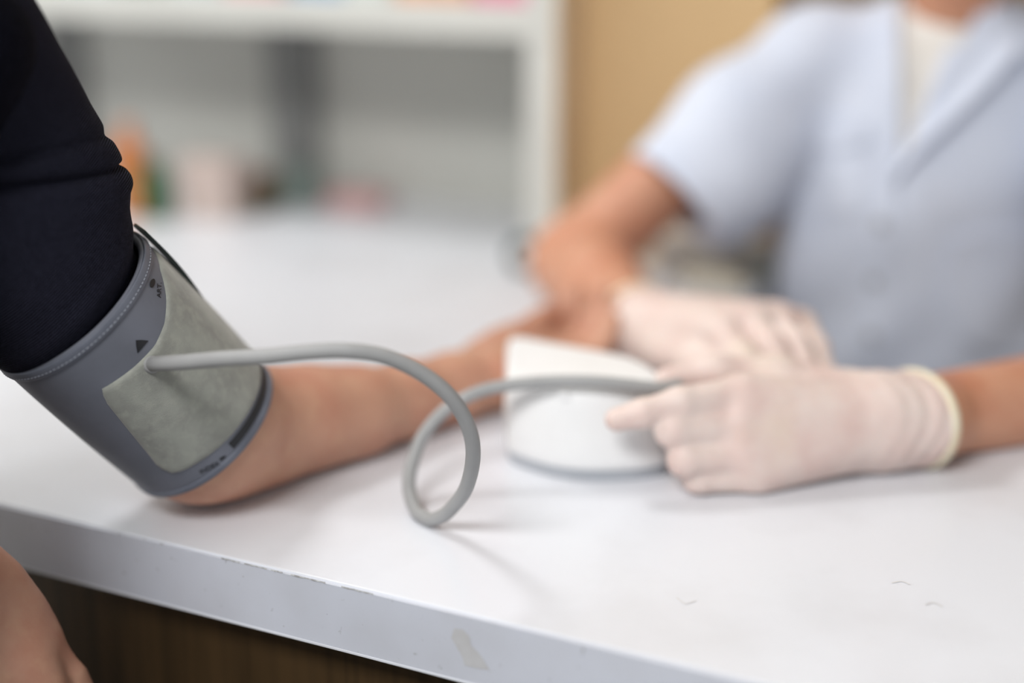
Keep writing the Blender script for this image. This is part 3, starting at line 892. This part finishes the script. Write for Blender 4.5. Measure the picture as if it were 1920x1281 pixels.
def head_prims(base, f, up=Zv):
    f = unit(f); l = np.cross(Zv, f)
    c = base + Zv * .20 + f * .025
    ax = [f, l, Zv]
    return c, [('e', .03, (c + Zv * .03 - f * .012, ax, (.092, .074, .088))), ('e', .03, (c - Zv * .035 + f * .012, ax, (.072, .060, .080))),
            ('c', .012, (c + f * .078 + Zv * .012, c + f * .100 - Zv * .022, .007, .011)), ('e', .012, (c + f * .070 - Zv * .088, ax, (.020, .024, .016))),
            ('e', .006, (c + l * .076 - f * .005 - Zv * .002, ax, (.018, .007, .030))), ('e', .006, (c - l * .076 - f * .005 - Zv * .002, ax, (.018, .007, .030)))]
def face_parts(c, f, who, body):
    f = unit(f); l = np.cross(Zv, f)
    for sg in (-1, 1):
        V, F = lathe([(.001, -.009), (.006, -.007), (.009, 0), (.006, .007), (.001, .009)], c + f * .071 + l * .03 * sg + Zv * .006, 16)
        pydata('eye', V, F, MM('eye'), who, True)
    tube('mouth', [c + f * .079 - Zv * .052 - l * .022, c + f * .088 - Zv * .052, c + f * .079 - Zv * .052 + l * .022], [.002, .0055, .002], MM('lip'), who, 10, 6)
    def fh(p):
        ax = [f, l, Zv]
        d = sd_ell(p, c + Zv * .036 - f * .016, ax, (.100, .083, .094))
        cut = (p - (c + f * .045 - Zv * .0)) @ unit(f - Zv * .75)
        low = (c[2] - .05) - p[:, 2]
        return smax(smax(d, cut.astype(np.float32), .015), low.astype(np.float32), .02)
    sdf_obj('hair', fh, c - .16, c + .16, .006, MM('hair'), who)

# ------------------------------------------------------------------ the patient
SL = W(-165, 95, 0.80)
pf = unit([0.74, -0.67, 0]); pl = np.cross(Zv, pf)
lf = unit([0.93, -0.36, 0]); ll = np.cross(Zv, lf)        # the legs point along the counter
fa_px = [(415, 822, .0385), (490, 800, .0390), (580, 783, .0370), (660, 773, .0330), (760, 750, .0285), (850, 727, .0265), (905, 711, .0255)]
fa = [W(x, y, ZT(x, y, r)) for x, y, r in fa_px]; fr_ = [p[2] for p in fa_px]
patient = thing('person', 'person in a dark navy sweater with one bare forearm resting on the counter', 'person', (SL[0] - .08, SL[1] - .2, 0))
pr = chain([SL, W(-62, 200, .850), W(40, 375, .890), C0, C1, fa[0]], [.046, .045, .045, .043, .0465, .0385], .02)
pr += [('c', .03, (C1, fa[1], .042, .039))] + chain(fa, fr_, .015)
fh_dir = unit((fa[-1] - fa[-3]) * np.array([1, 1, 0]))
away = np.array([-fh_dir[1], fh_dir[0], 0])
pr += hand_prims(fa[-1] + np.array([0, 0, -.002]), fh_dir * 1.0 + Zv * .02, -Zv, away, 1.0, (14, 28, 26), .15, .12)
pr.append(('c', .02, (fa[-1] + fh_dir * .05 + away * .026, fa[-1] + fh_dir * .088 + away * .034, .013, .011)))
# torso, head, other arm
SR = SL - pl * .36; mid = (SL + SR) / 2
hipP = mid - Zv * .50 - pf * .04
pr += [('c', .04, (SL, mid + Zv * .01, .05, .05)), ('c', .04, (mid + Zv * .01, SR, .05, .05)), ('f', .05, (mid - Zv * .13, hipP, .145, .14, pf, .68)), ('c', .03, (mid + Zv * .02, mid + Zv * .14 + pf * .02, .056, .052))]
wr2 = W(-98, 1075, .90); el2 = np.array([-.53, .59, .85])
pr += chain([SR, el2], [.048, .042], .03) + chain([el2, el2 * .55 + wr2 * .45, wr2], [.041, .040, .0275], .02)
hd2 = W(0, 1330, .90) - wr2
pr += hand_prims(wr2, hd2, -FWD + UP * .3, RIGHT, 1.02, (10, 25, 25), .1, .30)
hc, hp = head_prims(mid, pf); pr += hp
lo, hi = bounds(pr)
f_pb = prims_f(pr)
sdf_obj('body', on_table(f_pb), lo, hi, .0034, MM('skin_p'), patient)
face_parts(hc, pf, patient, None)
# navy sleeve: rings down the arm with the two gathered folds
def cam_ring(cx, cy, zc, r, al, be, n=72, fold=0.0, ph=0.0):
    al = math.radians(al); be = math.radians(be)
    nx = math.cos(al) * math.cos(be); ny = math.sin(al) * math.cos(be); nz = math.sin(be)
    A_ = nx * RIGHT - ny * UP + nz * FWD
    e1 = -math.sin(al) * RIGHT - math.cos(al) * UP
    e2 = np.cross(A_, e1)
    c = W(cx, cy, zc); out = []
    for k in range(n):
        t = 2 * math.pi * k / n
        rr = r * (1 + fold * (.5 * math.sin(3 * t + ph) + .35 * math.sin(5 * t + 2 * ph) + .2 * math.sin(9 * t + ph)))
        out.append(c + rr * (e1 * math.cos(t) + e2 * math.sin(t)))
    return np.array(out)
RG = [(172, 610, .925, .0500, 43, 33, 0, 0), (142, 574, .912, .0525, 43, 33, 0, 0), (130, 561, .9085, .0582, 43, 33, .002, .1), (122, 552, .907, .0612, 44, 33, .004, .2), (113, 542, .905, .0628, 47, 33, .008, .5), (100, 520, .902, .0638, 51, 32, .012, .8), (84, 490, .897, .0648, 57, 30, .015, 1.2), (68, 440, .892, .0655, 66, 26, .014, 1.7),
      (57, 405, .888, .0660, 75, 21, .010, 2.0), (48, 372, .886, .0662, 82, 17, .008, 2.1), (44, 352, .884, .0655, 85, 16, .004, 2.2), (44, 335, .883, .0620, 86, 15, .004, 2.25), (45, 326, .883, .0560, 86, 15, .004, 2.3), (38, 320, .882, .0620, 86, 15, .005, 2.4), (24, 309, .880, .0652, 86, 15, .006, 2.6), (18, 299, .878, .0648, 85, 15, .006, 2.7),
      (20, 289, .876, .0618, 84, 15, .004, 2.8), (21, 281, .874, .0560, 83, 15, .004, 2.9), (6, 272, .872, .0610, 80, 16, .005, 3.0), (-22, 250, .866, .0634, 75, 17, .007, 3.2), (-45, 222, .856, .0647, 69, 18, .008, 3.5), (-70, 190, .845, .0660, 62, 19, .008, 3.9), (-102, 146, .830, .0675, 58, 20, .006, 4.3), (-140, 93, .815, .0690, 55, 20, .004, 4.6), (-190, 18, .80, .0690, 53, 20, 0, 4.8), (-230, -30, .79, .050, 50, 18, 0, 5)]
RA = np.array(RG)
tt = np.concatenate([[0], np.cumsum(np.hypot(np.hypot(np.diff(RA[:, 0]), np.diff(RA[:, 1])), 1200 * np.abs(np.diff(RA[:, 3]))))])
xs = np.linspace(0, tt[-1], 260)
RD = np.stack([np.interp(xs, tt, RA[:, k]) for k in range(8)], -1)
for _ in range(3):
    RD[1:-1] = .25 * RD[:-2] + .5 * RD[1:-1] + .25 * RD[2:]
S_ = np.array([cam_ring(*q[:6], 72, q[6], q[7]) for q in RD])
V, F = loft(list(S_))
slv = pydata('sweater_sleeve', V, F, MM('navy'), patient, True)
fix_normals(slv)
me = slv.data
uvl = me.uv_layers.new(name='UVMap')
vlen = np.vstack([np.zeros((1, 72)), np.cumsum(np.linalg.norm(np.diff(S_, axis=0), axis=2), axis=0)])
for poly in me.polygons:
    ks = [me.loops[li].vertex_index % 72 for li in poly.loop_indices]
    wrap = max(ks) - min(ks) > 36
    for li, k in zip(poly.loop_indices, ks):
        vi = me.loops[li].vertex_index
        kk = k + 72 if (wrap and k < 36) else k
        uvl.data[li].uv = (kk / 72 * 0.40, vlen[vi // 72][k])
# sweater body and far sleeve
prs = [('c', .05, (SL + pl * .0, mid + Zv * .01, .066, .07)), ('c', .05, (mid + Zv * .01, SR, .07, .068)), ('f', .05, (mid - Zv * .13, hipP, .162, .160, pf, .72)), ('c', .03, (SR, el2, .066, .056)), ('c', .03, (el2, el2 * .7 + wr2 * .3, .056, .054))]
fs_ = prims_f(prs)
lo, hi = bounds(prs)
sdf_obj('sweater', lambda p: fs_(p) + .002 * np.sin(p[:, 2] * 70 + p[:, 0] * 30) * np.sin(p[:, 1] * 40), lo, hi, .007, MM('navy_plain'), patient)
hipL = hipP + ll * .09 - Zv * .02; hipR = hipP - ll * .09 - Zv * .02
prt = []
for hp_, sgn in ((hipL, 1), (hipR, -1)):
    kn = hp_ + lf * .42 + ll * .03 * sgn + Zv * .01
    ft = kn + lf * .04 - Zv * (kn[2] - .09)
    prt += chain([hp_, kn, ft], [.085, .064, .05], .03)
    if sgn == 1: knL = kn
prt.append(('c', .05, (hipL, hipR, .10, .10)))
lo, hi = bounds(prt); sdf_obj('trousers', prims_f(prt), lo, hi, .010, MM('trouser'), patient)
def shoes(prt_feet, f, who):
    for ft in prt_feet:
        b = np.array([ft[0], ft[1], .045]) 
        q = [('c', .03, (b - f * .05, b + f * .14, .043, .036))]
        lo, hi = bounds(q); fq = prims_f(q)
        sdf_obj('shoe', lambda p: smax(fq(p), (.004 - p[:, 2]).astype(np.float32), .006), lo, hi, .007, MM('trouser'), who)
shoes([prt[1][2][1], prt[3][2][1]], lf, patient)
def stool(c, zt, label):
    t = thing('stool', label, 'stool', (c[0], c[1], 0), 'stools')
    V, F = lathe([(.15, zt - .05), (.17, zt - .045), (.175, zt - .02), (.165, zt - .004), (.12, zt)], (c[0], c[1], 0), 32); pydata('seat', V, F, MM('trouser'), t, True)
    V, F = lathe([(.025, .08), (.025, zt - .05)], (c[0], c[1], 0), 16); pydata('column', V, F, MM('stool'), t, True)
    for k in range(5):
        a_ = 2 * math.pi * k / 5 + .3; e_ = np.array([c[0] + .22 * math.cos(a_), c[1] + .22 * math.sin(a_), .03])
        tube('foot', [(c[0], c[1], .10), tuple((np.array([c[0], c[1], .09]) + e_) / 2), tuple(e_)], [.018, .016, .014], MM('stool'), t, 10, 4)
stool(hipP - pf * .02, hipP[2] - .115, 'round padded stool under the person in navy')

# ------------------------------------------------------------------ the practitioner
RS = W(1478, 118, 1.50); LS = W(2080, 135, 1.47); md = (RS + LS) / 2
dl = unit((LS - RS) * np.array([1, 1, 0])); df = np.array([dl[1], -dl[0], 0])     # df faces the camera side
doc = thing('person', 'person in a pale blue short-sleeved shirt and latex gloves sitting behind the counter', 'person', (md[0], md[1], 0))
ELr = W(1078, 492, 1.475); WRr = W(1208, 622, 1.262)
ELl = W(2230, 720, 1.22); WRl = W(1655, 790, ZT(1655, 790, .034))
hipD = md - Zv * .52 + df * .015 + dl * .012
chD = md - Zv * .14 + df * .015 - dl * .02
torso = [('c', .05, (RS + dl * .02, md + Zv * .012, .055, .062)), ('c', .05, (md + Zv * .012, LS - dl * .02, .062, .055)), ('f', .07, (chD, hipD, .150, .146, df, .70))]
f_torso0 = prims_f(torso)
def folds(p):
    a = (p @ dl); b = p[:, 2]
    return .0022 * np.sin(a * 62 + 5 * np.sin(b * 14)) * np.sin(b * 9 + 1.0) + .0016 * np.sin(a * 30 - b * 48) 
slr = [('c', .02, (RS + dl * .03, W(1385, 235, 1.485), .058, .060)), ('c', .03, (W(1385, 235, 1.485), W(1262, 372, 1.470), .060, .0625)), ('c', .03, (W(1430, 290, 1.49), W(1355, 362, 1.475), .055, .058))]
sll = [('c', .02, (LS - dl * .03, LS * .45 + ELl * .55, .060, .066))]
f_slr = prims_f(slr); f_sll = prims_f(sll)
hemc = W(1262, 372, 1.47); hemn = unit(ELr - RS)
heml = LS * .45 + ELl * .55; hemnl = unit(ELl - LS)
armr = [('c', .02, (RS, ELr, .050, .0425))]
V_OPEN = np.array([(1684, -160), (1872, -160), (1690, 305)], float)
def tri_sd(u, v, T):
    d = np.full(len(u), -1e9)
    c = T.mean(0)
    for i in range(3):
        a, b = T[i], T[(i + 1) % 3]
        n = np.array([b[1] - a[1], a[0] - b[0]]); n = n / np.linalg.norm(n)
        if (c - a) @ n > 0: n = -n
        d = np.maximum(d, (u - a[0]) * n[0] + (v - a[1]) * n[1])
    return d
def hollow(d, p, c, n, a, b, ra):
    """cut the sleeve square at its hem and open it around the arm"""
    cut = ((p - c) @ n).astype(np.float32)
    d = smax(d, cut, .004)
    core = sd_cone(p, a, b, ra, ra)
    core = np.maximum(core, -(cut + .05))
    return smax(d, -core, .003)
def f_shirt(p):
    p = np.asarray(p, np.float32)
    t = f_torso0(p) + folds(p)
    r = hollow(f_slr(p) + .6 * folds(p), p, hemc, hemn, hemc - hemn * .10, hemc + hemn * .1, .0515)
    l = hollow(f_sll(p), p, heml, hemnl, heml - hemnl * .10, heml + hemnl * .1, .054)
    d = smin(smin(t, r, .014), l, .014)
    q = p - CAMP; z = q @ FWD
    u = 960 + FPX * (q @ RIGHT) / z; v = 640.5 - FPX * (q @ UP) / z
    front = ((p - md) @ df)
    vd = tri_sd(u, v, V_OPEN) * 1.45 / FPX
    d = smax(d, -np.maximum(vd, .02 - front), .003)
    d = smax(d, -sd_cone(p, md + Zv * .02 + df * .01, md + Zv * .2 + df * .05, .060, .066), .006)
    return d
pts_ = np.array([RS, LS, hipD, chD, hemc, heml])
lo = pts_.min(0) - .24; hi = pts_.max(0) + .20
sdf_obj('shirt', f_shirt, lo, hi, .0042, MM('shirt'), doc)
def f_under(p):
    d = f_torso0(p) + .009
    return smax(d, -sd_cone(p, W(1772, -48, 1.42), W(1772, -160, 1.46), .046, .075), .004)
sdf_obj('undershirt', f_under, lo, hi, .006, MM('under'), doc)
def f_front(p):
    return smin(f_torso0(p) + folds(p), f_slr(p) + .6 * folds(p), .014)
drape('lapel', f_front, [(1655, -30), (1684, -30), (1686, 150), (1689, 300), (1660, 332), (1648, 200)], .001, .0025, MM('shirt'), doc, 10)
drape('lapel', f_front, [(1862, -30), (1900, -30), (1893, 98), (1668, 345), (1688, 300)], .002, .0025, MM('shirt'), doc, 10, lift=lambda c: .022 * np.clip(((c[:, 0] - 1668) / 225 * 247 + (c[:, 1] - 345) + 40) / 60, 0, 1))
drape('collar', f_front, [(1896, 52), (1975, 56), (1975, 112), (1900, 122)], .004, .003, MM('shirt'), doc, 10)
drape('placket', f_front, [(1650, 330), (1682, 330), (1664, 740), (1622, 740)], .0006, .0018, MM('shirt'), doc, 12)
drape('pocket', f_front, [(1506, 246), (1618, 240), (1622, 385), (1600, 400), (1530, 404), (1512, 392)], .0006, .0018, MM('shirt'), doc, 12)
drape('pocket_flap', f_front, [(1502, 236), (1622, 230), (1623, 268), (1560, 288), (1503, 272)], .0028, .0022, MM('shirt'), doc, 10)
drape('pocket', f_front, [(1786, 450), (1830, 436), (1990, 430), (1990, 640), (1930, 662), (1850, 656), (1800, 630), (1776, 580), (1774, 500)], .001, .004, MM('shirt'), doc, 12)
for bx_, by_ in ((1640, 526), (1652, 420), (1634, 630)):
    p_, n_ = march(f_front, bx_, by_)
    disc('button', p_[0] + n_[0] * .0028, n_[0], .0062, .0022, MM('button'), doc)
# body under the clothes, bare forearms, neck and head
hcD, hpD = head_prims(md + Zv * .02 + df * .02, df)
prd = [('c', .04, (RS + dl * .02 - Zv * .012, md - Zv * .01, .034, .044)), ('c', .04, (md - Zv * .01, LS - dl * .02 - Zv * .012, .044, .034)), ('f', .05, (chD, hipD, .128, .124, df, .68)), ('c', .03, (md - Zv * .01 - df * .006, md + Zv * .13 + df * .030, .047, .050))]
prd += [('c', .03, (RS + hemn * .03, ELr, .040, .0425)), ('c', .025, (ELr, ELr * .62 + WRr * .38, .0425, .041)), ('c', .02, (ELr * .62 + WRr * .38, WRr, .041, .028))]
prd += [('c', .03, (LS + hemnl * .06, ELl, .036, .043)), ('c', .025, (ELl, ELl * .6 + WRl * .4, .043, .041)), ('c', .02, (ELl * .6 + WRl * .4, WRl, .041, .0285))]
# gloved hands: joints placed one by one
def finger(pts, rad, k=.005): return chain([W(*p) for p in pts], rad, k)
Lh = []
wl = WRl
mc = [W(1392, 742, 1.026), W(1382, 797, 1.020), W(1392, 852, 1.018), W(1418, 893, 1.022)]
for m_, r_ in zip(mc, (.0165, .0170, .0160, .0140)):
    Lh.append(('c', .022, (wl + (m_ - wl) * .12, m_, .0235, r_)))
Lh.append(('c', .02, (wl + np.array([.03, 0.0, 0]), wl, .0325, .031)))
Lh += finger([(1392, 742, 1.026), (1275, 757, 1.006), (1205, 775, 1.000), (1156, 787, 1.000)], [.0145, .0118, .0100, .0085])
Lh += finger([(1382, 797, 1.020), (1262, 806, 1.004), (1268, 816, 1.030), (1320, 822, 1.050)], [.0150, .0128, .0115, .0095])
Lh += finger([(1392, 852, 1.018), (1284, 862, 1.006), (1288, 868, 1.030), (1335, 866, 1.050)], [.0140, .0120, .0108, .009])
Lh += finger([(1418, 893, 1.022), (1310, 898, 1.016), (1312, 898, 1.036), (1350, 892, 1.050)], [.0125, .0108, .0098, .0085])
Lh += finger([(1580, 745, 1.075), (1455, 706, 1.070), (1340, 700, 1.062), (1248, 712, 1.056)], [.022, .0150, .0120, .0088], .012)
Rh = []
mr = [W(1352, 626, 1.150), W(1405, 604, 1.160), (W(1455, 600, 1.172)), W(1502, 612, 1.185)]
for m_, r_ in zip(mr, (.0150, .0155, .0150, .0135)):
    Rh.append(('c', .022, (WRr + (m_ - WRr) * .15, m_, .0235, r_)))
Rh.append(('c', .02, (WRr * .9 + ELr * .1, WRr, .030, .029)))
Rh += finger([(1352, 626, 1.150), (1392, 668, 1.112), (1425, 700, 1.100), (1440, 720, 1.098)], [.0135, .0115, .0100, .0085])
Rh += finger([(1405, 604, 1.160), (1446, 648, 1.124), (1474, 700, 1.108), (1482, 725, 1.108)], [.0135, .0115, .0100, .0085])
Rh += finger([(1455, 600, 1.172), (1492, 644, 1.140), (1514, 700, 1.122), (1518, 722, 1.12)], [.0130, .0110, .0095, .0082])
Rh += finger([(1502, 612, 1.185), (1530, 650, 1.158), (1546, 700, 1.140), (1548, 722, 1.138)], [.0120, .0100, .0088, .0078])
Rh += finger([(1240, 655, 1.215), (1300, 682, 1.160), (1350, 700, 1.120), (1395, 715, 1.10)], [.0190, .0140, .0115, .009], .012)
def shrink(P, d): return [(k_, kk, (a[0], a[1], a[2] - d, a[3] - d)) for k_, kk, a in P]
lo, hi = bounds(prd + hpD + Lh + Rh)
allb = prims_f(prd + hpD + shrink(Lh, .0016) + shrink(Rh, .0016))
sdf_obj('body', on_table(allb), lo, hi, .0040, MM('skin_d'), doc)
face_parts(hcD, df, doc, None)
def glove(P, wr, el, mat, rim_r):
    ax = unit(el - wr)
    end = wr + ax * .028
    P = P + [('c', .015, (wr, end + ax * .01, rim_r * .95, rim_r))]
    f0 = prims_f(P)
    def f(p):
        cut = ((p - end) @ ax).astype(np.float32)
        wr_ = .0007 * np.sin(((p - end) @ ax) * 420 + 3 * np.sin(p[:, 2] * 60)) * np.clip(1 + ((p - end) @ ax) / .07, 0, 1)
        return smax(f0(p) + wr_, cut, .002)
    lo, hi = bounds(P)
    g = sdf_obj('glove', on_table(f), lo, hi, .0019, mat, doc)
    # rolled rim
    a = unit(np.cross(ax, Zv)); b = np.cross(ax, a); V = []; F = []; n = 48; m = 10
    f_ = prims_f(P)
    for k in range(n):
        t = 2 * math.pi * k / n; dr = a * math.cos(t) + b * math.sin(t)
        rr = .02
        for _ in range(30):
            rr -= float(f_((end + dr * rr)[None].astype(np.float32))[0]) * .8
        for j in range(m):
            q = 2 * math.pi * j / m
            pv = end + dr * (rr + .0022 * math.cos(q)) + ax * (.0040 * math.sin(q)); pv[2] = max(pv[2], TABLE_Z + .0005); V.append(pv)
    for k in range(n):
        for j in range(m):
            F.append((k * m + j, k * m + (j + 1) % m, ((k + 1) % n) * m + (j + 1) % m, ((k + 1) % n) * m + j))
    o_ = pydata('rolled_rim', V, F, MM('glove_rim'), g, True); fix_normals(o_)
    return g
glove(Lh, WRl, ELl, MM('glove'), .0345)['label'] = 'latex glove on the hand pinching the hose'
glove(Rh, WRr, ELr, MM('glove'), .031)['label'] = 'latex glove on the hand behind'
prt = []
for sgn in (1, -1):
    hp_ = hipD + dl * .09 * sgn - Zv * .01
    kn = hp_ + df * .28 + dl * .14 * sgn
    ft = kn - Zv * (kn[2] - .09) - df * .10
    prt += chain([hp_, kn, ft], [.085, .064, .05], .03)
prt.append(('c', .05, (hipD + dl * .09, hipD - dl * .09, .10, .10)))
lo, hi = bounds(prt); sdf_obj('trousers', prims_f(prt), lo, hi, .010, MM('trouser'), doc)
shoes([prt[1][2][1], prt[3][2][1]], df, doc)
stool(hipD - df * .02, hipD[2] - .115, 'round padded stool under the person in pale blue')
